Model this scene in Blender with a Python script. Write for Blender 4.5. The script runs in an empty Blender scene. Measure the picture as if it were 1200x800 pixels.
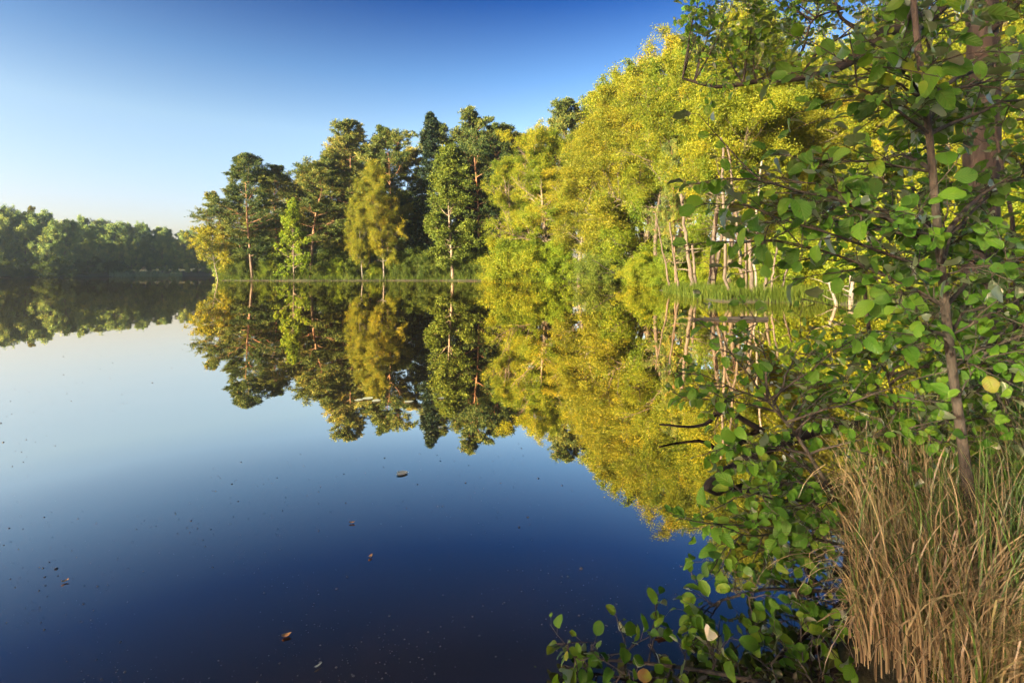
import bpy, math, random
import numpy as np

# ------------------------------------------------------------------ camera, sky, sun, exposure
scene = bpy.context.scene
COL = scene.collection
R = math.radians
H = 1.1                      # camera height above the lake
HOR = 319.0                  # horizon row in the 1200x800 photograph
F = 600.0                    # focal length in photo pixels (18 mm on 36 mm)

cam_d = bpy.data.cameras.new("camera")
cam = bpy.data.objects.new("camera", cam_d)
COL.objects.link(cam)
cam.location = (0, 0, H)
cam.rotation_euler = (R(90), 0, 0)
cam_d.lens = 18
cam_d.sensor_width = 36
cam_d.shift_y = -(400 - HOR) / 1200
cam_d.clip_start = 0.05
cam_d.clip_end = 6000
scene.camera = cam

SUN_EL, SUN_ROT = 11.0, 229.0
sd = np.array([math.sin(R(SUN_ROT)) * math.cos(R(SUN_EL)), math.cos(R(SUN_ROT)) * math.cos(R(SUN_EL)), math.sin(R(SUN_EL))])
world = bpy.data.worlds.new("World")
scene.world = world
world.use_nodes = True
wn = world.node_tree.nodes
wl = world.node_tree.links
wn.clear()
sky = wn.new("ShaderNodeTexSky")
sky.sky_type = 'NISHITA'
sky.sun_disc = False
sky.sun_elevation = R(SUN_EL)
sky.sun_rotation = R(SUN_ROT)
sky.altitude = 0
sky.air_density = 1.0
sky.dust_density = 2.0
sky.ozone_density = 4.0
# deepen the blue with height and whiten it low down, as this clear morning sky does
sg = wn.new("ShaderNodeGamma"); sg.inputs[1].default_value = 1.4
wl.new(sky.outputs[0], sg.inputs[0])
stc = wn.new("ShaderNodeTexCoord"); sxyz = wn.new("ShaderNodeSeparateXYZ")
wl.new(stc.outputs['Generated'], sxyz.inputs[0])
srp = wn.new("ShaderNodeValToRGB")
stops = [(0.0, (1.25, 0.76, 0.62)), (0.105, (1.38, 0.77, 0.60)), (0.25, (1.45, 0.84, 0.54)), (0.35, (0.74, 0.57, 0.46)), (0.47, (0.075, 0.19, 0.29)), (0.60, (0.055, 0.085, 0.10)), (1.0, (0.05, 0.075, 0.09))]
while len(srp.color_ramp.elements) < len(stops):
    srp.color_ramp.elements.new(0.5)
for e_, (p_, c_) in zip(srp.color_ramp.elements, stops):
    e_.position = p_; e_.color = (*c_, 1)
wl.new(sxyz.outputs[2], srp.inputs[0])
smx = wn.new("ShaderNodeVectorMath"); smx.operation = 'MULTIPLY'
wl.new(sg.outputs[0], smx.inputs[0]); wl.new(srp.outputs[0], smx.inputs[1])
bg = wn.new("ShaderNodeBackground")
bg.inputs['Strength'].default_value = 0.06
wl.new(smx.outputs[0], bg.inputs['Color'])
wo = wn.new("ShaderNodeOutputWorld")
wl.new(bg.outputs[0], wo.inputs['Surface'])

sun_d = bpy.data.lights.new("sun", 'SUN')
sun_d.energy = 5.0
sun_d.angle = R(0.5)
sun_d.color = (1.0, 0.83, 0.52)
sun = bpy.data.objects.new("sun", sun_d)
COL.objects.link(sun)
from mathutils import Vector
sun.rotation_euler = Vector(sd).to_track_quat('Z', 'Y').to_euler()
sun.location = (-40, -30, 30)

vs = scene.view_settings
vs.view_transform = 'Standard'
vs.look = 'None'
vs.exposure = 3.0
vs.gamma = 1.0
cy = scene.cycles
cy.use_denoising = True
cy.max_bounces = 8
cy.diffuse_bounces = 5
cy.glossy_bounces = 3
cy.transmission_bounces = 6
cy.transparent_max_bounces = 4
cy.use_adaptive_sampling = True
cy.adaptive_threshold = 0.02

rng = np.random.default_rng(7)
UP = np.array([0, 0, 1.0])


def P(u, v, Y):
    """photo pixel at depth Y -> world point"""
    return np.array([(u - 600) / F * Y, Y, H - (v - HOR) / F * Y])


# ------------------------------------------------------------------ materials
def nodes(name):
    m = bpy.data.materials.new(name)
    m.use_nodes = True
    n, l = m.node_tree.nodes, m.node_tree.links
    n.clear()
    out = n.new("ShaderNodeOutputMaterial")
    return m, n, l, out


def ramp(n, stops):
    r = n.new("ShaderNodeValToRGB")
    e = r.color_ramp.elements
    while len(e) < len(stops):
        e.new(0.5)
    for k, (p, c) in enumerate(stops):
        e[k].position = p
        e[k].color = (*c, 1)
    return r


def leaf_mat(name, stops, trans=0.4, tboost=(1.25, 1.15, 0.6), gloss=0.006, rough=0.5, objvar=0.4):
    m, n, l, out = nodes(name)
    at = n.new("ShaderNodeAttribute"); at.attribute_name = "tint"
    oi = n.new("ShaderNodeObjectInfo")
    ma = n.new("ShaderNodeMath"); ma.operation = 'MULTIPLY_ADD'
    ma.inputs[1].default_value = objvar; ma.inputs[2].default_value = -objvar / 2
    l.new(oi.outputs['Random'], ma.inputs[0])
    ad = n.new("ShaderNodeMath"); ad.operation = 'ADD'
    l.new(at.outputs['Fac'], ad.inputs[0]); l.new(ma.outputs[0], ad.inputs[1])
    r = ramp(n, stops)
    l.new(ad.outputs[0], r.inputs[0])
    d = n.new("ShaderNodeBsdfDiffuse")
    l.new(r.outputs[0], d.inputs['Color'])
    t = n.new("ShaderNodeBsdfTranslucent")
    mm = n.new("ShaderNodeMix"); mm.data_type = 'RGBA'; mm.blend_type = 'MULTIPLY'
    mm.inputs[0].default_value = 1.0
    l.new(r.outputs[0], mm.inputs[6]); mm.inputs[7].default_value = (*tboost, 1)
    l.new(mm.outputs[2], t.inputs['Color'])
    mx = n.new("ShaderNodeMixShader"); mx.inputs[0].default_value = trans
    l.new(d.outputs[0], mx.inputs[1]); l.new(t.outputs[0], mx.inputs[2])
    g = n.new("ShaderNodeBsdfGlossy"); g.inputs['Roughness'].default_value = rough
    g.inputs['Color'].default_value = (1, 1, 1, 1)
    mg = n.new("ShaderNodeMixShader"); mg.inputs[0].default_value = gloss
    l.new(mx.outputs[0], mg.inputs[1]); l.new(g.outputs[0], mg.inputs[2])
    l.new(mg.outputs[0], out.inputs['Surface'])
    return m


def near_leaf_mat(name, stops):
    """large leaf seen close: veins, blotches, paler underside, waxy sheen"""
    m, n, l, out = nodes(name)
    at = n.new("ShaderNodeAttribute"); at.attribute_name = "tint"
    r = ramp(n, stops)
    uv = n.new("ShaderNodeUVMap")
    sep = n.new("ShaderNodeSeparateXYZ"); l.new(uv.outputs[0], sep.inputs[0])
    def M(op, a, b=None, c=None):
        q = n.new("ShaderNodeMath"); q.operation = op
        for k, x in enumerate((a, b, c)):
            if x is None: continue
            if isinstance(x, (int, float)): q.inputs[k].default_value = x
            else: l.new(x, q.inputs[k])
        return q.outputs[0]
    ax = M('ABSOLUTE', M('SUBTRACT', sep.outputs[0], 0.5))
    ph = M('SUBTRACT', M('MULTIPLY', sep.outputs[1], 7.0), M('MULTIPLY', ax, 5.0))
    fr = M('ABSOLUTE', M('SUBTRACT', M('FRACT', ph), 0.5))
    side = M('SMOOTH_MIN', M('MULTIPLY', fr, 5.0), 1.0, 0.3)
    mid = M('MINIMUM', M('MULTIPLY', ax, 22.0), 1.0)
    vein = M('MULTIPLY', side, mid)             # 0 on a vein, 1 between
    tc = n.new("ShaderNodeTexCoord")
    nz = n.new("ShaderNodeTexNoise"); nz.inputs['Scale'].default_value = 28
    nz.inputs['Detail'].default_value = 4
    l.new(tc.outputs['Object'], nz.inputs['Vector'])
    tt = M('ADD', at.outputs['Fac'], M('MULTIPLY', M('SUBTRACT', nz.outputs[0], 0.5), 0.35))
    l.new(tt, r.inputs[0])
    vm = n.new("ShaderNodeMix"); vm.data_type = 'RGBA'
    l.new(M('MULTIPLY', M('SUBTRACT', 1.0, vein), 0.35), vm.inputs[0])
    l.new(r.outputs[0], vm.inputs[6]); vm.inputs[7].default_value = (0.12, 0.17, 0.04, 1)
    # brown insect spots
    sp = n.new("ShaderNodeTexNoise"); sp.inputs['Scale'].default_value = 55; sp.inputs['Detail'].default_value = 2
    l.new(tc.outputs['Object'], sp.inputs['Vector'])
    spot = M('MULTIPLY', M('GREATER_THAN', sp.outputs[0], 0.71), 0.6)
    sm = n.new("ShaderNodeMix"); sm.data_type = 'RGBA'
    l.new(spot, sm.inputs[0]); l.new(vm.outputs[2], sm.inputs[6]); sm.inputs[7].default_value = (0.06, 0.035, 0.012, 1)
    geo = n.new("ShaderNodeNewGeometry")
    bk = n.new("ShaderNodeMix"); bk.data_type = 'RGBA'
    l.new(M('MULTIPLY', geo.outputs['Backfacing'], 0.3), bk.inputs[0])
    l.new(sm.outputs[2], bk.inputs[6]); bk.inputs[7].default_value = (0.10, 0.18, 0.06, 1)
    bp = n.new("ShaderNodeBump"); bp.inputs['Strength'].default_value = 0.5; bp.inputs['Distance'].default_value = 0.003
    l.new(vein, bp.inputs['Height'])
    d = n.new("ShaderNodeBsdfDiffuse"); l.new(bk.outputs[2], d.inputs['Color']); l.new(bp.outputs[0], d.inputs['Normal'])
    t = n.new("ShaderNodeBsdfTranslucent")
    mm = n.new("ShaderNodeMix"); mm.data_type = 'RGBA'; mm.blend_type = 'MULTIPLY'; mm.inputs[0].default_value = 1
    l.new(bk.outputs[2], mm.inputs[6]); mm.inputs[7].default_value = (1.3, 1.25, 0.45, 1)
    l.new(mm.outputs[2], t.inputs['Color'])
    mx = n.new("ShaderNodeMixShader"); mx.inputs[0].default_value = 0.5
    l.new(d.outputs[0], mx.inputs[1]); l.new(t.outputs[0], mx.inputs[2])
    g = n.new("ShaderNodeBsdfGlossy"); g.inputs['Roughness'].default_value = 0.45
    l.new(bp.outputs[0], g.inputs['Normal'])
    fz = n.new("ShaderNodeFresnel"); fz.inputs['IOR'].default_value = 1.4
    mg = n.new("ShaderNodeMixShader")
    l.new(M('MULTIPLY', fz.outputs[0], 0.5), mg.inputs[0])
    l.new(mx.outputs[0], mg.inputs[1]); l.new(g.outputs[0], mg.inputs[2])
    l.new(mg.outputs[0], out.inputs['Surface'])
    return m


def bark_mat(name, c1, c2, scale=6.0, stretch=0.25, c3=None, split=None, bump=0.4, marks=None):
    m, n, l, out = nodes(name)
    tc = n.new("ShaderNodeTexCoord")
    mp = n.new("ShaderNodeMapping"); mp.inputs['Scale'].default_value = (1, 1, stretch)
    l.new(tc.outputs['Object'], mp.inputs['Vector'])
    nz = n.new("ShaderNodeTexNoise"); nz.inputs['Scale'].default_value = scale
    nz.inputs['Detail'].default_value = 6; nz.inputs['Roughness'].default_value = 0.7
    l.new(mp.outputs[0], nz.inputs['Vector'])
    r = ramp(n, [(0.40, c1), (0.62, c2)])
    l.new(nz.outputs[0], r.inputs[0])
    col = r.outputs[0]
    if c3 is not None:                 # upper bark of another colour (Scots pine)
        sx = n.new("ShaderNodeSeparateXYZ"); l.new(tc.outputs['Object'], sx.inputs[0])
        mr = n.new("ShaderNodeMapRange"); mr.inputs[1].default_value = split[0]; mr.inputs[2].default_value = split[1]
        l.new(sx.outputs[2], mr.inputs[0])
        mi = n.new("ShaderNodeMix"); mi.data_type = 'RGBA'
        l.new(mr.outputs[0], mi.inputs[0]); l.new(col, mi.inputs[6]); mi.inputs[7].default_value = (*c3, 1)
        col = mi.outputs[2]
    if marks is not None:              # dark bands of birch bark
        mp2 = n.new("ShaderNodeMapping"); mp2.inputs['Scale'].default_value = (1.2, 1.2, 7)
        l.new(tc.outputs['Object'], mp2.inputs['Vector'])
        n2 = n.new("ShaderNodeTexNoise"); n2.inputs['Scale'].default_value = 1.6; n2.inputs['Detail'].default_value = 3
        l.new(mp2.outputs[0], n2.inputs['Vector'])
        g = n.new("ShaderNodeMath"); g.operation = 'GREATER_THAN'; g.inputs[1].default_value = 0.6
        l.new(n2.outputs[0], g.inputs[0])
        mi = n.new("ShaderNodeMix"); mi.data_type = 'RGBA'
        l.new(g.outputs[0], mi.inputs[0]); l.new(col, mi.inputs[6]); mi.inputs[7].default_value = (*marks, 1)
        col = mi.outputs[2]
    b = n.new("ShaderNodeBsdfPrincipled")
    b.inputs['Roughness'].default_value = 0.85
    l.new(col, b.inputs['Base Color'])
    bp = n.new("ShaderNodeBump"); bp.inputs['Strength'].default_value = bump; bp.inputs['Distance'].default_value = 0.02
    l.new(nz.outputs[0], bp.inputs['Height']); l.new(bp.outputs[0], b.inputs['Normal'])
    l.new(b.outputs[0], out.inputs['Surface'])
    return m


def water_mat():
    m, n, l, out = nodes("lake_water")
    tc = n.new("ShaderNodeTexCoord")
    # slow swell plus patches of finer ripple where a breath of wind touches the surface
    nz = n.new("ShaderNodeTexNoise"); nz.inputs['Scale'].default_value = 0.6; nz.inputs['Detail'].default_value = 2
    l.new(tc.outputs['Object'], nz.inputs['Vector'])
    fi = n.new("ShaderNodeTexNoise"); fi.inputs['Scale'].default_value = 5.0; fi.inputs['Detail'].default_value = 2
    l.new(tc.outputs['Object'], fi.inputs['Vector'])
    pa = n.new("ShaderNodeTexNoise"); pa.inputs['Scale'].default_value = 0.05; pa.inputs['Detail'].default_value = 3
    l.new(tc.outputs['Object'], pa.inputs['Vector'])
    pr = ramp(n, [(0.5, (0, 0, 0)), (0.68, (1, 1, 1))]); l.new(pa.outputs[0], pr.inputs[0])
    mu = n.new("ShaderNodeMath"); mu.operation = 'MULTIPLY'
    l.new(fi.outputs[0], mu.inputs[0]); l.new(pr.outputs[0], mu.inputs[1])
    ma = n.new("ShaderNodeMath"); ma.operation = 'MULTIPLY_ADD'; ma.inputs[1].default_value = 0.06
    l.new(mu.outputs[0], ma.inputs[0]); l.new(nz.outputs[0], ma.inputs[2])
    bp = n.new("ShaderNodeBump"); bp.inputs['Strength'].default_value = 0.05; bp.inputs['Distance'].default_value = 0.05
    l.new(ma.outputs[0], bp.inputs['Height'])
    d = n.new("ShaderNodeBsdfDiffuse"); d.inputs['Color'].default_value = (0.016, 0.012, 0.013, 1)
    g = n.new("ShaderNodeBsdfGlossy"); g.inputs['Roughness'].default_value = 0.0
    g.inputs['Color'].default_value = (1.0, 0.89, 0.75, 1)
    l.new(bp.outputs[0], g.inputs['Normal'])
    fz = n.new("ShaderNodeFresnel"); fz.inputs['IOR'].default_value = 1.42
    l.new(bp.outputs[0], fz.inputs['Normal'])
    k = n.new("ShaderNodeMath"); k.operation = 'MULTIPLY'; k.inputs[1].default_value = 4.5
    l.new(fz.outputs[0], k.inputs[0])
    mn = n.new("ShaderNodeMath"); mn.operation = 'MINIMUM'; mn.inputs[1].default_value = 0.93
    l.new(k.outputs[0], mn.inputs[0])
    mx = n.new("ShaderNodeMixShader")
    l.new(mn.outputs[0], mx.inputs[0]); l.new(d.outputs[0], mx.inputs[1]); l.new(g.outputs[0], mx.inputs[2])
    l.new(mx.outputs[0], out.inputs['Surface'])
    return m


def ground_mat():
    m, n, l, out = nodes("forest_floor")
    tc = n.new("ShaderNodeTexCoord")
    nz = n.new("ShaderNodeTexNoise"); nz.inputs['Scale'].default_value = 0.35; nz.inputs['Detail'].default_value = 8
    nz.inputs['Roughness'].default_value = 0.65
    l.new(tc.outputs['Object'], nz.inputs['Vector'])
    n2 = n.new("ShaderNodeTexNoise"); n2.inputs['Scale'].default_value = 14; n2.inputs['Detail'].default_value = 6
    n2.inputs['Roughness'].default_value = 0.7
    l.new(tc.outputs['Object'], n2.inputs['Vector'])
    r1 = ramp(n, [(0.3, (0.010, 0.006, 0.003)), (0.7, (0.045, 0.030, 0.015))])
    l.new(n2.outputs[0], r1.inputs[0])
    r2 = ramp(n, [(0.3, (0.014, 0.022, 0.006)), (0.7, (0.045, 0.055, 0.013))])
    l.new(n2.outputs[0], r2.inputs[0])
    th = ramp(n, [(0.42, (0, 0, 0)), (0.55, (1, 1, 1))]); l.new(nz.outputs[0], th.inputs[0])
    mi = n.new("ShaderNodeMix"); mi.data_type = 'RGBA'
    l.new(th.outputs[0], mi.inputs[0]); l.new(r1.outputs[0], mi.inputs[6]); l.new(r2.outputs[0], mi.inputs[7])
    b = n.new("ShaderNodeBsdfPrincipled"); b.inputs['Roughness'].default_value = 0.95
    l.new(mi.outputs[2], b.inputs['Base Color'])
    bp = n.new("ShaderNodeBump"); bp.inputs['Strength'].default_value = 0.6; bp.inputs['Distance'].default_value = 0.06
    l.new(n2.outputs[0], bp.inputs['Height']); l.new(bp.outputs[0], b.inputs['Normal'])
    l.new(b.outputs[0], out.inputs['Surface'])
    return m


MAT = {}
MAT['water'] = water_mat()
MAT['ground'] = ground_mat()
MAT['pine'] = leaf_mat("pine_needles", [(0.0, (0.03, 0.055, 0.018)), (0.5, (0.085, 0.115, 0.026)), (1.0, (0.20, 0.185, 0.035))], 0.25, objvar=0.5)
MAT['spruce'] = leaf_mat("spruce_needles", [(0.0, (0.012, 0.026, 0.014)), (1.0, (0.035, 0.055, 0.022))], 0.2)
MAT['birch'] = leaf_mat("birch_leaves", [(0.0, (0.085, 0.115, 0.014)), (0.5, (0.165, 0.18, 0.016)), (1.0, (0.26, 0.23, 0.016))], 0.5, objvar=0.25)
MAT['oak'] = leaf_mat("oak_leaves", [(0.0, (0.06, 0.11, 0.011)), (0.5, (0.135, 0.18, 0.013)), (1.0, (0.25, 0.245, 0.017))], 0.5, objvar=0.35)
MAT['alder'] = leaf_mat("alder_tree_leaves", [(0.0, (0.07, 0.11, 0.011)), (0.5, (0.16, 0.185, 0.014)), (0.9, (0.27, 0.24, 0.017)), (1.0, (0.32, 0.21, 0.022))], 0.5, objvar=0.3)
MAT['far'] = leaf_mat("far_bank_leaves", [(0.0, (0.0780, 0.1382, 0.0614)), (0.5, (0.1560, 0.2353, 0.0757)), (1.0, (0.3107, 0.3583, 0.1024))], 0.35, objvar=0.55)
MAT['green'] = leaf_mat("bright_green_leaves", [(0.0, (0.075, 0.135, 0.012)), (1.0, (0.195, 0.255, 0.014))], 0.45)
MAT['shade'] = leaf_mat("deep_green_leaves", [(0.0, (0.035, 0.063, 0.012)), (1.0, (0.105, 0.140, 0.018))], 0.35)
MAT['near'] = near_leaf_mat("alder_leaf", [(0.0, (0.028, 0.09, 0.010)), (0.45, (0.062, 0.175, 0.014)), (0.8, (0.115, 0.235, 0.018)), (0.93, (0.18, 0.21, 0.02)), (1.0, (0.14, 0.085, 0.03))])
MAT['dry'] = leaf_mat("sedge_blades", [(0.0, (0.0765, 0.0510, 0.0255)), (0.3, (0.1980, 0.1515, 0.0840)), (0.62, (0.3045, 0.2580, 0.1485)), (0.74, (0.2295, 0.2235, 0.0990)), (0.80, (0.0450, 0.0885, 0.0150)), (1.0, (0.0765, 0.1515, 0.0300))], 0.3, (1.1, 1, 0.7), 0.04, 0.4, 0.0)
MAT['grass'] = leaf_mat("bank_grass_blades", [(0.0, (0.03, 0.055, 0.008)), (0.6, (0.075, 0.105, 0.014)), (0.85, (0.13, 0.125, 0.025)), (1.0, (0.18, 0.13, 0.05))], 0.4, (1.1, 1.1, 0.6), 0.004, 0.5, 0.0)
MAT['reed'] = leaf_mat("far_reed_blades", [(0.0, (0.090, 0.150, 0.075)), (1.0, (0.225, 0.300, 0.135))], 0.3, (1, 1, 0.8), 0.03, 0.5, 0.0)
MAT['bark'] = bark_mat("grey_brown_bark", (0.045, 0.035, 0.026), (0.17, 0.135, 0.10))
MAT['darkbark'] = bark_mat("dark_bark", (0.004, 0.0035, 0.003), (0.045, 0.038, 0.031), 12, 0.22, bump=0.9)
MAT['pinebark'] = bark_mat("pine_bark", (0.03, 0.022, 0.017), (0.13, 0.085, 0.055), 5, 0.3, (0.17, 0.088, 0.042), (4.5, 9.0))
MAT['alderbark'] = bark_mat("pale_alder_bark", (0.0209, 0.0150, 0.0101), (0.0631, 0.0479, 0.0319), 7, 0.3)
MAT['birchbark'] = bark_mat("birch_bark", (0.0756, 0.0672, 0.0573), (0.1142, 0.1042, 0.0937), 3, 1, marks=(0.0084, 0.0067, 0.0061), bump=0.15)
MAT['stem'] = bark_mat("sapling_bark", (0.006, 0.005, 0.004), (0.062, 0.053, 0.042), 22, 0.5, bump=0.7)
MAT['dead'] = bark_mat("dead_wood", (0.0292, 0.0222, 0.0162), (0.0765, 0.0614, 0.0451), 6, 0.15)
MAT['wet'] = bark_mat("wet_black_wood", (0.0012, 0.0010, 0.0008), (0.0060, 0.0046, 0.0038), 12, 0.3)


def flat_mat(name, c, rough=0.6):
    m, n, l, out = nodes(name)
    b = n.new("ShaderNodeBsdfPrincipled")
    nz = n.new("ShaderNodeTexNoise"); nz.inputs['Scale'].default_value = 60; nz.inputs['Detail'].default_value = 4
    r = ramp(n, [(0.3, tuple(x * 0.6 for x in c)), (0.7, tuple(min(1, x * 1.25) for x in c))])
    l.new(nz.outputs[0], r.inputs[0]); l.new(r.outputs[0], b.inputs['Base Color'])
    b.inputs['Roughness'].default_value = rough
    l.new(b.outputs[0], out.inputs['Surface'])
    return m


MAT['orange_leaf'] = flat_mat("fallen_leaf", (0.6, 0.30, 0.09))
MAT['pale_pad'] = flat_mat("pale_pad", (0.42, 0.47, 0.36), 0.4)
MAT['speck'] = flat_mat("speck", (0.07, 0.07, 0.075), 0.35)


# ------------------------------------------------------------------ mesh helpers
def nrm(a):
    return a / np.maximum(np.linalg.norm(a, axis=-1, keepdims=True), 1e-9)


class Geo:
    """collects quads, built as one mesh"""
    def __init__(self):
        self.V, self.Fc, self.T, self.U, self.n = [], [], [], [], 0

    def add(self, V, Q, tint=None, uv=None):
        V = np.asarray(V, float).reshape(-1, 3); Q = np.asarray(Q, np.int64).reshape(-1, 4)
        self.V.append(V); self.Fc.append(Q + self.n); self.n += len(V)
        self.T.append(np.zeros(len(Q)) if tint is None else np.asarray(tint, float).reshape(-1))
        self.U.append(np.zeros((len(V), 2)) if uv is None else np.asarray(uv, float).reshape(-1, 2))

    def tubes(self, pts, rad, sides=5):
        pts = np.asarray(pts, float); B, N, _ = pts.shape
        T = nrm(np.gradient(pts, axis=1))
        ref = np.where(np.abs(T[..., 2:3]) > 0.9, np.array([1.0, 0.05, 0.0]), UP)
        a = nrm(np.cross(T, ref)); b = np.cross(T, a)
        th = np.arange(sides) / sides * 2 * np.pi
        V = pts[:, :, None, :] + rad[:, :, None, None] * (np.cos(th)[:, None] * a[:, :, None, :] + np.sin(th)[:, None] * b[:, :, None, :])
        i = np.arange(N - 1)[:, None] * sides; j = np.arange(sides)[None]; k = (j + 1) % sides
        q = np.stack([i + j, i + k, i + sides + k, i + sides + j], -1).reshape(-1, 4)
        Q = (np.arange(B)[:, None, None] * N * sides + q[None]).reshape(-1, 4)
        self.add(V, Q)

    def leaves(self, C, A, S, w, tint, flat=0.0):
        """rhombic leaves from base C along A"""
        B = len(C)
        rv = rng.normal(size=(B, 3)); rv[:, 2] *= (1 - flat)
        s = nrm(np.cross(A, rv)) * (S * w)[:, None] if flat == 0 else nrm(rv - A * (rv * A).sum(1, keepdims=True)) * (S * w)[:, None]
        a = A * S[:, None]
        V = np.stack([C, C + 0.55 * a + s, C + a, C + 0.55 * a - s], 1)
        Q = np.arange(B * 4).reshape(B, 4)
        self.add(V, Q, tint)

    def blades(self, root, az, h, bend, w, tint, n=3, kink=None):
        B = len(root)
        t = np.linspace(0, 1, n + 1)[None, :]
        d = np.stack([np.cos(az), np.sin(az), 0 * az], -1)
        th = bend[:, None] * t ** 1.4
        if kink is not None:
            th = th + kink[1][:, None] * (t > kink[0][:, None])
        dz = np.cos(th); dx = np.sin(th)
        st = (h / n)[:, None]
        X = np.concatenate([np.zeros((B, 1)), np.cumsum(0.5 * (dx[:, 1:] + dx[:, :-1]) * st, 1)], 1)
        Z = np.concatenate([np.zeros((B, 1)), np.cumsum(0.5 * (dz[:, 1:] + dz[:, :-1]) * st, 1)], 1)
        side = np.stack([-np.sin(az + 0.6), np.cos(az + 0.6), 0 * az], -1)
        c = root[:, None, :] + X[..., None] * d[:, None, :] + Z[..., None] * UP
        ww = w[:, None] * np.array([1.0 - 0.93 * x ** 2 for x in t[0]])[None]
        V = np.stack([c - side[:, None, :] * ww[..., None], c + side[:, None, :] * ww[..., None]], 2)
        i = np.arange(n)[:, None] * 2
        q = (i + np.array([0, 1, 3, 2])[None])
        Q = (np.arange(B)[:, None, None] * (2 * (n + 1)) + q[None]).reshape(-1, 4)
        self.add(V, Q, np.repeat(tint, n))

    def build(self, name, mat, parent=None, smooth=False):
        V = np.concatenate(self.V); Q = np.concatenate(self.Fc); T = np.concatenate(self.T); U = np.concatenate(self.U)
        me = bpy.data.meshes.new(name)
        me.vertices.add(len(V)); me.vertices.foreach_set('co', V.astype(np.float32).ravel())
        me.loops.add(Q.size); me.loops.foreach_set('vertex_index', Q.astype(np.int32).ravel())
        me.polygons.add(len(Q))
        me.polygons.foreach_set('loop_start', (np.arange(len(Q)) * 4).astype(np.int32))
        at = me.attributes.new('tint', 'FLOAT', 'FACE')
        at.data.foreach_set('value', T.astype(np.float32))
        if U.any():
            ul = me.uv_layers.new(name='UVMap')
            ul.data.foreach_set('uv', U[Q.ravel()].astype(np.float32).ravel())
        me.polygons.foreach_set('use_smooth', np.full(len(Q), smooth))
        me.materials.append(mat)
        me.update(calc_edges=True)
        o = bpy.data.objects.new(name, me)
        COL.objects.link(o)
        o.parent = parent
        return o


def tag(o, label=None, cat=None, group=None, kind=None):
    for k, v in (('label', label), ('category', cat), ('group', group), ('kind', kind)):
        if v: o[k] = v
    return o


def empty(name, loc=(0, 0, 0)):
    o = bpy.data.objects.new(name, None)
    o.empty_display_size = 0.3
    COL.objects.link(o)
    o.location = loc
    return o


def grow(p, d, L, n, trop=0.0, wig=0.1):
    B = len(p); pts = np.empty((B, n + 1, 3)); pts[:, 0] = p
    d = nrm(np.array(d, float)); p = np.array(p, float); st = (L / n)[:, None]
    for i in range(n):
        d = d + rng.normal(0, wig, (B, 3)); d[:, 2] += trop
        d = nrm(d); p = p + d * st; pts[:, i + 1] = p
    return pts


def along(pts, t):
    """pts (B,n,3), t (B,m) -> points, tangents (B*m,3), index"""
    B, N, _ = pts.shape; m = t.shape[1]
    f = np.clip(t, 0, 0.9999) * (N - 1); i = f.astype(int); w = (f - i)[..., None]
    b = np.arange(B)[:, None]
    a, c = pts[b, i], pts[b, i + 1]
    return (a * (1 - w) + c * w).reshape(-1, 3), nrm(c - a).reshape(-1, 3), np.repeat(np.arange(B), m)


def fork(T, ang, flat=1.0, lift=0.0):
    rv = rng.normal(size=T.shape); rv[:, 2] *= flat
    pr = nrm(rv - T * (rv * T).sum(1, keepdims=True))
    d = np.cos(ang)[:, None] * T + np.sin(ang)[:, None] * pr
    d[:, 2] += lift
    return nrm(d)


# ------------------------------------------------------------------ trees
PROF = {
    'round': lambda t: np.sqrt(np.clip(1 - (2 * t - 0.9) ** 2 / 1.25, 0.05, 1)),
    'cone': lambda t: (1 - t) ** 0.8 * 0.95 + 0.06,
    'tall': lambda t: 0.35 + 0.65 * np.sin(np.pi * np.clip(t * 0.85 + 0.12, 0, 1)),
    'pine': lambda t: np.interp(t, [0, .18, .42, .7, .9, 1], [.55, .9, 1.0, .75, .42, .15]),
    'flat': lambda t: np.where(t < 0.75, 0.55 + 0.45 * t / 0.75, 1 - (t - 0.75) * 2.6),
    'low': lambda t: 1.0 - 0.75 * t ** 1.5,
}


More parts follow.
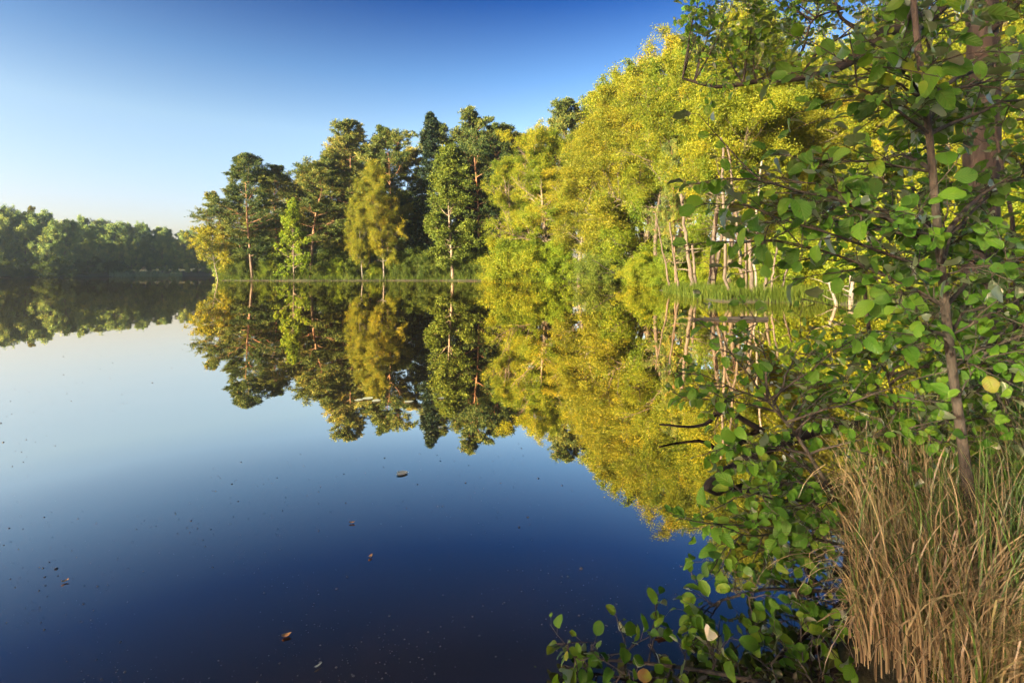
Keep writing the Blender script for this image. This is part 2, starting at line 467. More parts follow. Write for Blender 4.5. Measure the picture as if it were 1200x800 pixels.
def make_tree(name, h, r0, cb, Rr, prof, n1, m2, m3, m4, leaf, lw, lmat, bmat, a0=75, a1=30, trop1=0.04, trop2=0.0,
              lean=0.02, wig=0.03, flat2=1.0, droop=0.0, stems=1, dead=0, needle=False, gap=0.15, spread=0.1, twigs=True, bend=None, lvar=0.25, skip=0.0):
    root = empty(name)
    wood, fol = Geo(), Geo()
    n0 = 14
    for s in range(stems):
        sp = np.array([[0.0, 0.0, -0.3]]) + (rng.normal(0, 0.12 * stems ** 0.5, (1, 3)) * [1, 1, 0] if stems > 1 else 0)
        hh = h * (1 if s == 0 else rng.uniform(0.6, 0.95))
        sdir = np.array([[rng.normal(0, lean), rng.normal(0, lean), 1.0]])
        if stems > 1: sdir[0, :2] += rng.normal(0, 0.10, 2)
        if bend is not None: sdir[0, :2] += bend
        tr = grow(sp, sdir, np.array([hh + 0.3]), n0, 0.03, wig)
        tt = np.linspace(0, 1, n0 + 1)
        rad = r0 * (1 if s == 0 else 0.8) * (1 - 0.93 * tt ** 0.9); rad[0] *= 1.35
        wood.tubes(tr, rad[None], 9)
        k1 = max(3, int(n1 * (1 if s == 0 else 0.7)))
        c = np.sort(rng.uniform(0, 1, k1)) * 0.5 + (np.arange(k1) + 0.5) / k1 * 0.5
        t1 = (cb + (0.985 - cb) * c)[None]
        p, T, _ = along(tr, t1)
        az = np.arange(k1) * 2.39996 + rng.normal(0, 0.5, k1)
        an = R(a0) + (R(a1) - R(a0)) * c + rng.normal(0, 0.12, k1)
        d = np.stack([np.cos(az) * np.sin(an), np.sin(az) * np.sin(an), np.cos(an)], -1)
        L1 = Rr * PROF[prof](c) * rng.uniform(0.9 - lvar, 0.9 + lvar, k1)
        b1 = grow(p, d, L1, 7, trop1, 0.10)
        rr = np.interp(t1[0], tt, rad)
        rs = np.minimum(rr * 0.6, 0.012 + L1 * 0.017)
        wood.tubes(b1, rs[:, None] * (1 - 0.8 * np.linspace(0, 1, 8))[None], 5)
        m = np.ones((k1, 1)) * np.linspace(0.25, 0.98, m2)[None] + rng.normal(0, 0.05, (k1, m2))
        p2, T2, i2 = along(b1, np.clip(m, 0.1, 0.999))
        L2 = L1[i2] * rng.uniform(0.25, 0.5, len(i2)) * (1.15 - 0.5 * np.clip(m, 0, 1).ravel()) + 0.15
        d2 = fork(T2, rng.uniform(0.5, 1.0, len(i2)), flat2, 0.05)
        b2 = grow(p2, d2, L2, 4, trop2, 0.14)
        wood.tubes(b2, (rs[i2] * 0.38)[:, None] * (1 - 0.7 * np.linspace(0, 1, 5))[None], 3)
        # some limbs end bare, so that sky shows through
        keep = (rng.uniform(0, 1, len(i2)) > gap) & ~((rng.uniform(0, 1, k1) < skip)[i2] & (m.ravel() < 0.8))
        b2, i2, L2 = b2[keep], i2[keep], L2[keep]
        mm = rng.uniform(0.15, 1.0, (len(b2), m3))
        p3, T3, i3 = along(b2, mm)
        L3 = L2[i3] * rng.uniform(0.25, 0.6, len(i3)) + 0.08
        d3 = fork(T3, rng.uniform(0.3, 1.1, len(i3)), flat2, 0.0)
        b3 = grow(p3, d3, L3, 2, trop2 - droop, 0.15)
        limb_t = rng.normal(0, 0.13, k1); sub_t = rng.normal(0, 0.11, len(b2))
        q = rng.uniform(0.1, 1.05, (len(b3), m4))
        p4, T4, i4 = along(b3, q)
        base_t = 0.45 + limb_t[i2[i3[i4]]] + sub_t[i3[i4]]
        if needle:
            A = nrm(T4 * 0.7 + rng.normal(0, 0.55, T4.shape) + np.array([0, 0, 0.25]))
            C = p4 + rng.normal(0, spread, p4.shape) * [1, 1, 0.35]
        else:
            A = nrm(T4 * 0.4 + rng.normal(0, 0.8, T4.shape) + np.array([0, 0, -0.25 - droop * 2]))
            C = p4 + rng.normal(0, spread, p4.shape)
        S = leaf * rng.uniform(0.6, 1.3, len(p4))
        fol.leaves(C, A, S, lw, np.clip(base_t + rng.normal(0, 0.13, len(p4)), 0, 1))
        if dead:
            kd = dead
            td = rng.uniform(0.12, cb + 0.1, (1, kd))
            pd, Td, _ = along(tr, td)
            azd = rng.uniform(0, 6.28, kd)
            dd = np.stack([np.cos(azd), np.sin(azd), rng.uniform(-0.2, 0.6, kd)], -1)
            bd = grow(pd, dd, rng.uniform(0.4, 1.0, kd) * Rr * 0.55, 5, 0.02, 0.16)
            wood.tubes(bd, 0.022 * (1 - 0.8 * np.linspace(0, 1, 6))[None] * np.ones((kd, 1)), 4)
    wood.build('trunk', bmat, root, True)
    fol.build('crown', lmat, root)
    root['_used'] = 0
    return root


def place(proto, loc, rz=0.0, sc=1.0, label=None, cat=None, group=None, name=None, tilt=(0, 0)):
    if proto['_used'] == 0:
        o = proto; o['_used'] = 1
    else:
        o = proto.copy(); COL.objects.link(o)
        for ch in proto.children:
            c = ch.copy(); COL.objects.link(c); c.parent = o
    o.location = loc
    o.rotation_euler = (tilt[0], tilt[1], rz)
    o.scale = (sc, sc, sc) if np.isscalar(sc) else sc
    for k in ('label', 'category', 'group'):
        if k in o: del o[k]
    tag(o, label, cat, group)
    return o


# ------------------------------------------------------------------ the lake and its banks
SHORE = np.array([
    (-12, -3), (-4, 0.1), (0.3, 0.45), (0.75, 0.95), (0.95, 1.5), (1.5, 2.3), (2.5, 3.4), (4.4, 5.2), (7.2, 8), (10.0, 11), (11.2, 15),
    (10.9, 18.3), (9.5, 18.9), (8.1, 19.3), (7.9, 22), (8.5, 27), (9.3, 31), (11.5, 36), (12.4, 46), (12, 54), (6, 58.5), (0, 62), (-8, 65),
    (-16.5, 66), (-28, 65), (-35, 65.5), (-38.5, 67), (-40, 72), (-38, 90), (-46, 120), (-62, 136), (-78, 133), (-94, 126), (-97, 112),
    (-106, 106), (-122, 92), (-132, 62), (-124, 20), (-98, -24), (-62, -50), (-34, -44), (-21, -16)], float)


def shore_dist(x, y):
    """signed distance to the lake edge, positive on land"""
    px, py = np.asarray(x, float).ravel(), np.asarray(y, float).ravel()
    best = np.full(px.shape, 1e9); ins = np.zeros(px.shape, bool)
    A = SHORE; B = np.roll(SHORE, -1, 0)
    for (ax, ay), (bx, by) in zip(A, B):
        dx, dy = bx - ax, by - ay
        t = np.clip(((px - ax) * dx + (py - ay) * dy) / (dx * dx + dy * dy), 0, 1)
        best = np.minimum(best, np.hypot(px - ax - t * dx, py - ay - t * dy))
        c = ((ay > py) != (by > py)) & (px < (bx - ax) * (py - ay) / (by - ay + 1e-12) + ax)
        ins ^= c
    return np.where(ins, -best, best).reshape(np.shape(x))


def ground_z(x, y):
    x = np.asarray(x, float); y = np.asarray(y, float)
    d = shore_dist(x, y)
    wob = 0.25 * np.sin(x * 0.9 + 1.3 * np.sin(y * 0.7)) + 0.25 * np.sin(y * 1.1 + 0.8 * np.sin(x * 0.5))
    d = d + wob * np.clip((np.hypot(x, y) - 4) / 10, 0, 1)
    land = 0.22 * (1 - np.exp(-np.clip(d, 0, None) / 0.7)) + 0.012 * np.clip(d, 0, 60) + 0.05 * np.sin(x * 0.6) * np.sin(y * 0.5) * np.clip(d / 3, 0, 1)
    hill = np.clip((-x - 60) / 40, 0, 1) * np.clip((d - 3) / 45, 0, 1) ** 1.2 * 7
    return np.where(d > 0, land + hill, np.clip(0.35 * d, -2.0, 0))


s = np.linspace(-1, 1, 421)
gx = np.sinh(s * 6.2); gy = np.sinh(s * 6.2)
gx = gx / gx[-1] * 700; gy = gy / gy[-1] * 700
# a compromise: fine near the camera, about 1.5 m at 60 m
GX, GY = np.meshgrid(gx, gy, indexing='ij')
GZ = ground_z(GX, GY)
g = Geo()
N = len(s)
ii = (np.arange(N - 1)[:, None] * N + np.arange(N - 1)[None]).ravel()
g.add(np.stack([GX, GY, GZ], -1), np.stack([ii, ii + N, ii + N + 1, ii + 1], -1))
tag(g.build('ground', MAT['ground'], None, True), kind='structure')

g = Geo()
g.add([(-160, -80, 0), (60, -80, 0), (60, 170, 0), (-160, 170, 0)], [(0, 1, 2, 3)])
tag(g.build('water', MAT['water']), kind='structure')


def gl(u, Y, dz=0.0):
    x = (u - 600) / F * Y
    return (x, Y, float(ground_z(np.array([x]), np.array([Y]))[0]) + dz)


# ------------------------------------------------------------------ tree kinds
PINE = [make_tree('scots_pine', 20, 0.22, c, 4.5, 'pine', n, 9, 10, 20, 0.27, 0.15, MAT['pine'], MAT['pinebark'], 90, 38, 0.02, 0.03,
                  flat2=0.10, needle=True, gap=0.10, spread=0.10, dead=9, wig=0.03, lvar=0.45, skip=0.08) for c, n in ((0.25, 38), (0.18, 44), (0.34, 33))]
SPRUCE = [make_tree('spruce_tree', 22, 0.22, 0.10, 3.4, 'cone', 96, 8, 6, 9, 0.36, 0.15, MAT['spruce'], MAT['darkbark'], 105, 60, 0.03, -0.03,
                    flat2=0.3, needle=True, gap=0.03, spread=0.07, wig=0.008)]
BIRCH = [make_tree('birch_tree', 16, 0.13, 0.16, 3.2, 'tall', 60, 9, 9, 42, 0.082, 0.36, MAT['birch'], MAT['birchbark'], 60, 25, 0.02, -0.12,
                   droop=0.10, gap=0.15, spread=0.13, lean=0.05, lvar=0.4, skip=0.15) for _ in range(2)]
OAK = [make_tree('oak_tree', 15, 0.26, 0.08, 4.2, 'tall', 46, 10, 10, 46, 0.088, 0.45, MAT['oak'], MAT['bark'], 85, 25, 0.04, 0.02,
                 gap=0.26, spread=0.12, lean=0.05, wig=0.06, lvar=0.55, skip=0.25) for _ in range(3)]
ALDER = [make_tree('alder_tree', 16, 0.17, 0.42, 3.5, 'tall', 40, 10, 10, 40, 0.078, 0.45, MAT['alder'], MAT['alderbark'], 70, 25, 0.03, 0.0,
                   gap=0.28, spread=0.12, lean=0.04, wig=0.04, lvar=0.45, skip=0.2, dead=14, stems=st) for st in (1, 2)]
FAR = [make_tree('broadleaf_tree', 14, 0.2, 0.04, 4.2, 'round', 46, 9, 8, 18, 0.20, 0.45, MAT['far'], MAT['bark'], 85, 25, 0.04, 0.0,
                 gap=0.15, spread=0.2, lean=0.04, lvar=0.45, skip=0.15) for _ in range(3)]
YOUNG = make_tree('young_broadleaf_tree', 10, 0.10, 0.08, 2.6, 'low', 34, 7, 6, 9, 0.19, 0.42, MAT['green'], MAT['bark'], 75, 30, 0.02, 0.0,
                  flat2=0.5, gap=0.15, spread=0.10)
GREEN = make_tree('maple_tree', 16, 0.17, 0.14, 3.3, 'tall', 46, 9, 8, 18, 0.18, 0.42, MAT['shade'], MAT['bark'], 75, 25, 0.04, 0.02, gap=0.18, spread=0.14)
DROOP = make_tree('weeping_birch', 7, 0.08, 0.25, 2.8, 'round', 22, 7, 6, 12, 0.16, 0.36, MAT['birch'], MAT['birchbark'], 60, 40, -0.05, -0.22,
                  droop=0.25, gap=0.1, spread=0.12, bend=np.array([-0.25, 0.0]))
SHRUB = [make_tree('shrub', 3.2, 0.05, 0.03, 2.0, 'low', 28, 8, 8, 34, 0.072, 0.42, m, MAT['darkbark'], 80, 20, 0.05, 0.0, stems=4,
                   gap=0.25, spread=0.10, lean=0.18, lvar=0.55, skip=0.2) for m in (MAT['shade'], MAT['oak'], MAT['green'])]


def tree_at(kind, u, Y, top=None, h=None, proto_h=None, label=None, cat='tree', group=None, wide=1.0, rz=None, tilt=(0, 0)):
    loc = gl(u, Y, -0.05)
    if top is not None:
        h = H + (HOR - top) / F * Y - loc[2]
    k = h / proto_h
    return place(kind, loc, rng.uniform(0, 6.28) if rz is None else rz, (k * wide, k * wide, k), label, cat, group, tilt=tilt)


# ---- the pine stand on the point
PG = 'pines on the wooded point across the lake'
pines = [
    (0, 266, 70, 222, 'short shaggy pine at the left tip of the wooded point'),
    (1, 296, 67, 177, 'round-topped sunlit pine second from the left tip of the point'),
    (2, 326, 72, 192, 'slim pine filling the gap right of the round-topped pine'),
    (0, 364, 69, 168, 'broad pine with bare reddish trunk behind the bright young tree'),
    (1, 411, 75, 139, 'tall dark pine rising left of the twin pale trees'),
    (2, 455, 73, 139, 'tall full-crowned pine directly behind the twin pale trees'),
    (2, 524, 82, 134, 'thin pine top just right of the pointed spruce'),
    (0, 562, 78, 128, 'tallest broad pine right of the spruce at the dark gap'),
    (1, 590, 80, 140, 'tall pine at the right end of the stand beside the yellow trees'),
    (0, 341, 77, 196, 'pine between the round-topped pine and the broad pine, a little lower'),
    (2, 388, 76, 178, 'narrow pine between the broad pine and the tall dark one'),
    (0, 433, 79, 158, 'pine crown filling the gap between the two tallest left pines'),
    (1, 545, 86, 148, 'pine between the thin pine top and the tallest broad pine'),
    (0, 577, 88, 137, 'pine squeezed between the two tall pines at the right end'),
    (2, 608, 84, 146, 'last pine of the stand half hidden by the yellow trees')]
for k, u, Y, top, lab in pines:
    tree_at(PINE[k], u, Y, top, proto_h=21.2, label=lab, group=PG, wide=rng.uniform(1.1, 1.3))
for u, Y, top in ((345, 88, 200), (392, 92, 175), (432, 90, 165), (482, 92, 222), (545, 95, 165), (500, 98, 235), (575, 92, 165), (436, 84, 190)):
    tree_at(PINE[int(rng.integers(3))], u, Y, top, proto_h=21.2, label='dark pine half hidden in the back rows of the point', group='back row pines on the point')
tree_at(SPRUCE[0], 507, 74, 134, proto_h=22, label='dark pointed spruce with a bare spiky tip', group='spruces of the point')
tree_at(SPRUCE[0], 548, 80, 190, proto_h=22, label='dark spruce behind the green maple in the shaded gap', group='spruces of the point')
tree_at(SPRUCE[0], 583, 74, 215, proto_h=22, label='low dark spruce in the shade left of the yellow trees', group='spruces of the point')
tree_at(BIRCH[0], 450, 67.5, 192, proto_h=16, label='taller of the twin feathery pale green trees before the pines', wide=0.95)
tree_at(BIRCH[1], 425, 67.2, 218, proto_h=16, label='shorter left one of the twin feathery pale green trees', wide=0.9)
tree_at(GREEN, 531, 66.5, 185, proto_h=16, label='mid green maple standing before the dark gap in the pines', wide=1.3)
tree_at(YOUNG, 345, 66.3, 238, proto_h=10, label='bright green young tree between two bare pine trunks')
tree_at(DROOP, 256, 67, 268, proto_h=7, label='small yellow birch drooping over the water at the tip of the point', rz=0.0)
for k, u, Y, hh, lab in ((0, 285, 66.5, 3.0, 'dark low shrub below the round-topped pine'), (1, 315, 66.5, 2.6, 'olive shrub at the waterline left of the young tree'),
                         (0, 375, 66.5, 2.2, 'dark shrub at the foot of the bare reddish pine trunk'), (2, 398, 67, 2.6, 'green shrub left of the twin pale trees'),
                         (0, 482, 67, 3.0, 'dark shrub right of the twin pale trees'), (0, 505, 66.8, 2.6, 'dark shrub left of the maple trunk'),
                         (0, 556, 65.5, 3.0, 'dark shrub right of the maple trunk'), (0, 583, 64, 3.0, 'shaded shrub where the pines meet the yellow trees'),
                         (1, 440, 66.7, 2.0, 'low shrub at the foot of the twin pale trees'), (0, 345, 70, 3.0, 'shaded shrub behind the young tree')):
    tree_at(SHRUB[k], u, Y + 1.6, h=hh * 0.85, proto_h=3.2, label=lab, cat='shrub', group='shrubs along the shore of the point')

for u, Y, hh in ((270, 74, 6), (300, 82, 9), (322, 78, 7), (338, 92, 10), (360, 84, 8), (388, 80, 7), (405, 90, 9), (428, 82, 8), (448, 92, 10), (470, 80, 9),
                 (490, 92, 10), (515, 84, 8), (540, 90, 10), (560, 82, 8), (580, 94, 10), (600, 84, 9), (286, 92, 8), (350, 100, 11), (420, 104, 11), (500, 106, 12), (570, 108, 12)):
    tree_at(FAR[int(rng.integers(3))], u, Y, h=hh, proto_h=14, label='shaded leafy tree in the undergrowth behind the pine trunks', group='undergrowth of the point', wide=1.2)

# ---- the sunlit yellow wood on the right
YG = 'sunlit trees of the right bank'
wood = [
    (OAK[0], 15, 618, 63, 192, 'oak leaning out at the left end of the yellow wood', 1.0),
    (OAK[1], 15, 636, 62, 158, 'rounded oak rising behind the leaning oak at the left end', 1.05),
    (OAK[1], 15, 645, 60, 158, 'dense yellow-green oak left of the feathery birches', 1.15),
    (BIRCH[0], 16, 678, 57, 134, 'feathery golden birch left of the pair mid wood', 1.6),
    (BIRCH[1], 16, 714, 53, 100, 'feathery golden birch right of the pair mid wood', 1.5),
    (OAK[0], 15, 745, 50, 92, 'leafy oak above the fallen dead branch', 1.2),
    (ALDER[0], 16, 768, 44, 72, 'tall yellow alder left of the pale twin trunks', 1.15),
    (OAK[1], 15, 795, 47, 60, 'golden oak filling the wood behind the pale twin trunks', 1.0),
    (ALDER[1], 16, 831, 28, 22, 'alder with two tall pale bare trunks in the sun', 1.1),
    (ALDER[0], 16, 853, 35, 30, 'yellow alder right of the pale twin trunks', 1.1),
    (OAK[2], 15, 884, 42, 55, 'dense yellow oak behind the dead poles', 1.1),
    (BIRCH[1], 16, 925, 33, 60, 'yellow birch right of the dead poles', 1.2),
    (OAK[1], 15, 965, 40, 90, 'oak in the sun below the overhanging branch', 1.1),
    (ALDER[0], 16, 1000, 31, 20, 'alder seen through the top leaves of the sapling', 1.1),
    (BIRCH[0], 16, 1035, 36, 30, 'pale birch left of the thick dark trunk', 1.2),
    (OAK[2], 15, 1075, 32, 40, 'oak glowing yellow behind the sapling stem', 1.1),
    (ALDER[1], 16, 1110, 27, -20, 'twin stemmed alder behind the upper sapling leaves', 1.1),
    (OAK[1], 15, 1150, 33, 10, 'oak glowing yellow behind the thick dark trunk', 1.2),
    (BIRCH[1], 16, 1190, 28, -30, 'birch at the right edge behind the thick dark trunk', 1.2),
    (OAK[0], 15, 1240, 30, -40, 'oak at the right edge of the yellow wood', 1.2),
    (ALDER[0], 16, 1290, 24, -60, 'alder just beyond the right edge of the view', 1.2)]
for kind, ph, u, Y, top, lab, wd in wood:
    tree_at(kind, u, Y, top, proto_h=ph * 1.05, label=lab, group=YG, wide=wd)
tree_at(PINE[1], 662, 80, 126, proto_h=20, label='pine top above the yellow wood, left of a pair', group='pine tops behind the yellow wood')
tree_at(PINE[2], 692, 80, 110, proto_h=20, label='pine top above the yellow wood, right of a pair', group='pine tops behind the yellow wood')
tree_at(PINE[0], 906, 44, 110, proto_h=20, label='dark pine deep in the wood below the overhanging branch', group='pine tops behind the yellow wood')
tree_at(PINE[1], 792, 36, 170, proto_h=20, label='reddish pine trunk among the yellow alders', group='pine tops behind the yellow wood', wide=0.6)
for u, Y, top in ((630, 78, 190), (700, 74, 150), (760, 66, 110), (820, 60, 70), (880, 58, 60), (940, 56, 70), (1000, 52, 60), (1060, 50, 50),
                  (1120, 46, 40), (1180, 44, 20), (1250, 42, 0), (920, 48, 110), (1320, 36, -40)):
    tree_at((OAK + ALDER + BIRCH)[int(rng.integers(6))], u, Y, top, proto_h=15.5, label='leafy tree deep in the yellow wood behind the front row',
            group='back row of the yellow wood', wide=1.2)
for k, u, Y, hh, lab in ((1, 598, 60.5, 5.0, 'leafy bush hanging over the water at the left end of the yellow wood'), (1, 622, 59, 4.5, 'sunlit bush at the water under the left oak'),
                         (2, 655, 57.5, 4.0, 'bright bush at the water under the feathery birches'), (0, 700, 54, 3.6, 'shaded olive bush spreading over the water above the dead branch'),
                         (0, 728, 53.5, 2.6, 'dark bush over the water beside the dead branch'), (1, 752, 43, 2.6, 'bush left of the grassy bank'),
                         (1, 780, 40, 2.2, 'sunlit bush at the left end of the grassy bank'), (2, 812, 38, 2.6, 'bush behind the pale twin trunks'),
                         (1, 848, 36, 2.4, 'yellow bush behind the straight dead pole'), (1, 880, 37, 2.6, 'yellow bush behind the leaning dead poles'),
                         (1, 915, 33, 2.4, 'golden bush at the back of the grassy bank'), (2, 950, 27, 3.2, 'bush right of the grassy bank'),
                         (1, 990, 24, 3.0, 'bush beside the white birch stub'), (1, 1030, 22, 3.4, 'yellow bush seen through the sapling, left part'),
                         (1, 1070, 25, 4.0, 'yellow bush seen through the sapling beside its stem'), (1, 1110, 20, 3.0, 'yellow bush seen through the sapling right of its stem'),
                         (2, 1150, 22, 3.6, 'bush below the thick dark trunk'), (1, 1195, 19, 3.2, 'bush at the right edge behind the sapling')):
    tree_at(SHRUB[k], u, Y, h=hh, proto_h=3.2, label=lab, cat='shrub', group='bushes of the right bank', wide=1.15)

# ---- the dim wood on the far left bank
FG = 'trees of the far left bank'
LB = 'dim broadleaf tree in the unbroken row on the far left bank'
pts = [(-14, 109, 234), (2, 111, 240), (14, 112, 246), (30, 114, 243), (44, 116, 252), (58, 113, 256), (74, 117, 246), (88, 122, 258), (102, 124, 255),
       (116, 129, 262), (130, 130, 258), (146, 131, 264), (160, 134, 261), (176, 136, 269), (190, 137, 266), (204, 138, 271), (218, 140, 268), (232, 141, 275), (246, 141, 272), (258, 143, 278)]
for i, (u, Y, top) in enumerate(pts):
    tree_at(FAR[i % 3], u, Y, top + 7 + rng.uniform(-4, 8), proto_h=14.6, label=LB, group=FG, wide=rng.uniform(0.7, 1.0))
for i in range(30):
    u = -20 + i * 9.6 + rng.uniform(-4, 4)
    Y = np.interp(u, [-20, 100, 260], [124, 142, 158]) + rng.uniform(-3, 6)
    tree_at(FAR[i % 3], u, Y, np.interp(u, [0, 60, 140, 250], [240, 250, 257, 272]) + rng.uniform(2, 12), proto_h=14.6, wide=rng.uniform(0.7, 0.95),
            label='dim tree behind the front row of the far left bank', group='back row of the far left bank')
tree_at(PINE[0], 28, 132, 243, proto_h=20, label='dark pine top above the far left bank', group=FG)
for u, Y, hh in ((40, 110.5, 3), (62, 110, 4.2), (90, 120, 3), (110, 126, 3.5), (20, 108.5, 3.2), (4, 107.5, 3), (135, 128, 3)):
    tree_at(SHRUB[0], u, Y, h=hh, proto_h=3.2, label='dim shrub at the waterline of the far left bank', cat='shrub', group='shrubs of the far left bank', wide=1.2)

# ---- the rest of the lake shore, left of and behind the view: it shades the left bank and the foreground
OG = 'trees of the lake shore beyond the left edge of the view'
n_off = 0
ring = [(-118, 101), (-128, 84), (-138, 66), (-140, 48), (-137, 30), (-130, 12), (-148, 92), (-155, 70), (-158, 50), (-150, 30), (-170, 90), (-172, 60), (-165, 110), (-150, 120),
        (-140, 108), (-120, 112), (-182, 75), (-122, -4)]
for x, y in ring:
    z = float(ground_z(np.array([x]), np.array([y]))[0])
    k = rng.uniform(0.68, 0.86) if y > 35 else rng.uniform(0.8, 0.95)
    place(FAR[n_off % 3], (x, y, z - 0.1), rng.uniform(0, 6.28), (k * 1.15, k * 1.15, k), 'tall leafy tree on the lake shore beyond the left edge', 'tree', OG)
    n_off += 1
for x, y, k in ((-23, -17.5, 0.72), (-27, -20.5, 0.8)):
    place(BIRCH[n_off % 2], (x, y, 0.2), rng.uniform(0, 6.28), k, 'leafy tree on the near bank behind the camera, to its left', 'tree', 'trees on the near bank left of the camera')
    n_off += 1


# ------------------------------------------------------------------ dead poles, logs, branches
def pole(name, pts, r0, r1, mat, label, cat, group=None, subs=(), sides=8, n=14, rough=0.012):
    """a knotty stick through the given points, with broken side stubs as parts"""
    pts = np.array(pts, float)
    base = pts[0].copy()
    t = np.linspace(0, len(pts) - 1, n)
    i = np.clip(t.astype(int), 0, len(pts) - 2); w = (t - i)[:, None]
    # catmull-rom through the points
    ext = np.vstack([2 * pts[0] - pts[1], pts, 2 * pts[-1] - pts[-2]])
    p0, p1, p2, p3 = ext[i], ext[i + 1], ext[i + 2], ext[i + 3]
    c = 0.5 * (2 * p1 + (p2 - p0) * w + (2 * p0 - 5 * p1 + 4 * p2 - p3) * w ** 2 + (3 * p1 - p0 - 3 * p2 + p3) * w ** 3)
    c += rng.normal(0, rough, c.shape) * np.linalg.norm(pts[-1] - pts[0]) * 0.35
    rad = r0 + (r1 - r0) * np.linspace(0, 1, n); rad = rad * rng.uniform(0.9, 1.1, n)
    c = np.vstack([c, c[-1] + (c[-1] - c[-2]) * 0.06]); rad = np.append(rad, 0.001)
    root = empty(name, base)
    q = Geo(); q.tubes((c - base)[None], rad[None], sides); q.build('stem', mat, root, True)
    for (tt, d, L) in subs:
        k = int(tt * (n - 1)); st = c[k] - base
        b = grow(st[None], np.array([d], float), np.array([L]), 6, 0.0, 0.14)
        q = Geo(); q.tubes(b, (rad[k] * 0.5 * (1 - 0.75 * np.linspace(0, 1, 7)))[None], 6); q.build('side_branch', mat, root, True)
    return tag(root, label, cat, group)


def stick(u0, v0, u1, v1, Y, w0, w1, mat, label, subs=(), group='dead poles on the grassy bank', lean=0.0):
    a = P(u0, v0, Y); b = P(u1, v1, Y + lean)
    a[2] = float(ground_z(a[:1], a[1:2])[0]) - 0.15
    return pole('dead_pole', [a, a * 0.6 + b * 0.4, b], 0.72 * w0 / F * Y / 2, 0.72 * w1 / F * Y / 2, mat, label, 'dead tree', group, list(subs) + [(t_, (np.cos(a_), np.sin(a_), rng.uniform(-0.1, 0.7)), rng.uniform(0.3, 1.0)) for t_, a_ in zip(rng.uniform(0.35, 0.95, 3), rng.uniform(0, 6.28, 3))], rough=0.017)


D, AB = MAT['dead'], MAT['alderbark']
stick(812, 325, 798, 228, 26, 7, 5, D, 'broken pale snag left of the twin trunks', [(0.35, (-1, 0, 0.2), 0.9), (0.6, (1, -0.3, 0.5), 0.7)])
stick(816, 318, 811, 286, 27, 5, 4, D, 'short stub between the snag and the twin trunks')
stick(796, 330, 784, 262, 27, 5, 3, AB, 'thin leaning stem left of the broken snag', [(0.6, (-1, 0, 0.5), 0.8)])
stick(786, 322, 768, 250, 30, 4, 2, AB, 'thinnest leaning stem at the left end of the grassy bank')
stick(851, 338, 846, 160, 21.5, 6, 4, D, 'straight grey dead pole right of the twin trunks', [(0.7, (1, 0, 0.7), 0.8)])
stick(871, 325, 852, 170, 24, 6, 3, AB, 'slender pole leaning left, right of the straight grey pole', [(0.5, (1, 0.2, 0.6), 0.7)])
stick(882, 336, 877, 268, 20.5, 8, 6, D, 'thick pale dead pole standing at the water edge', [(0.5, (-0.8, -0.4, 0.5), 0.4)])
stick(884, 326, 890, 190, 23, 4, 3, MAT['birchbark'], 'thin white birch pole behind the thick pale pole')
stick(876, 325, 873, 280, 23, 5, 4, AB, 'short pole touching the thick pale pole on its left')
stick(895, 333, 902, 296, 21, 6, 4, D, 'short stump leaning right beyond the thick pale pole')
stick(902, 336, 911, 283, 21, 4, 3, D, 'thin stub leaning right in the grass')
stick(913, 323, 928, 298, 22, 4, 3, D, 'low broken stick tilted far right in the grass')
stick(926, 205, 915, 140, 33, 6, 4, MAT['pinebark'], 'reddish trunk piece high in the yellow leaves')
stick(936, 316, 935, 292, 26, 9, 8, MAT['pinebark'], 'stout reddish stump glowing at the back of the bank')
stick(952, 316, 955, 296, 27, 8, 6, MAT['pinebark'], 'second stout reddish stump right of the glowing one')
stick(997, 356, 999, 318, 17, 8, 7, MAT['birchbark'], 'white birch stub seen between the sapling leaves')
stick(982, 352, 971, 330, 17.5, 6, 4, MAT['birchbark'], 'leaning white birch stick left of the white stub')
stick(1034, 345, 1030, 290, 22, 6, 5, AB, 'pale pole seen through the sapling left of its stem')

# branch fallen from the bank into the water, and twigs standing out of it
a = P(741, 332, 48); a[2] = 0.02
pole('fallen_branch', [a + [0.1, 0, -0.25], a, P(722, 321, 47.5), P(693, 304, 47)], 0.11, 0.03, MAT['wet'], 'dark dead branch fallen from the bank over the water', 'branch',
     None, [(0.5, (-0.7, 0, 0.5), 1.6), (0.7, (-1, 0, 0.1), 1.8), (0.35, (-0.3, 0.1, 1), 1.2)])
a = P(870, 374, 11.9); a[2] = 0.015; b = P(808, 376, 11.7); b[2] = 0.02
pole('floating_log', [a + [0.6, 0, 0], (a + b) / 2 + [0, 0.1, 0.01], b], 0.055, 0.02, MAT['wet'], 'black log lying in the water before the grassy bank', 'log', None,
     [(0.5, (-1, 0.4, 0.1), 0.5), (0.3, (-0.6, -0.5, 0.25), 0.35)])
pole('sunken_branch', [P(905, 470, 3.6) * [1, 1, 0] + [0, 0, -0.05], P(850, 482, 3.55), P(822, 499, 3.5), P(772, 497, 3.45)], 0.022, 0.006, MAT['wet'],
     'thin black branch curving out of the water left of the bush', 'branch', None, [(0.45, (-0.2, 0, -0.6), 0.12)])
pole('sunken_log', [(2.75, 3.3, 0.2), (1.75, 3.0, 0.16), P(868, 545, 2.75), P(823, 573, 2.6) - [0, 0, 0.02]], 0.034, 0.022, MAT['wet'], 'thick black bough sloping into the water under the bush', 'log')
pole('dead_twig', [P(985, 720, 1.75), P(962, 690, 1.8), P(945, 665, 1.85), P(950, 640, 1.9)], 0.014, 0.007, MAT['wet'], 'crooked black twig at the waterline left of the sedge', 'twig', None,
     [(0.4, (0.6, 0.2, 0.5), 0.12), (0.7, (-0.8, 0, 0.3), 0.10)])
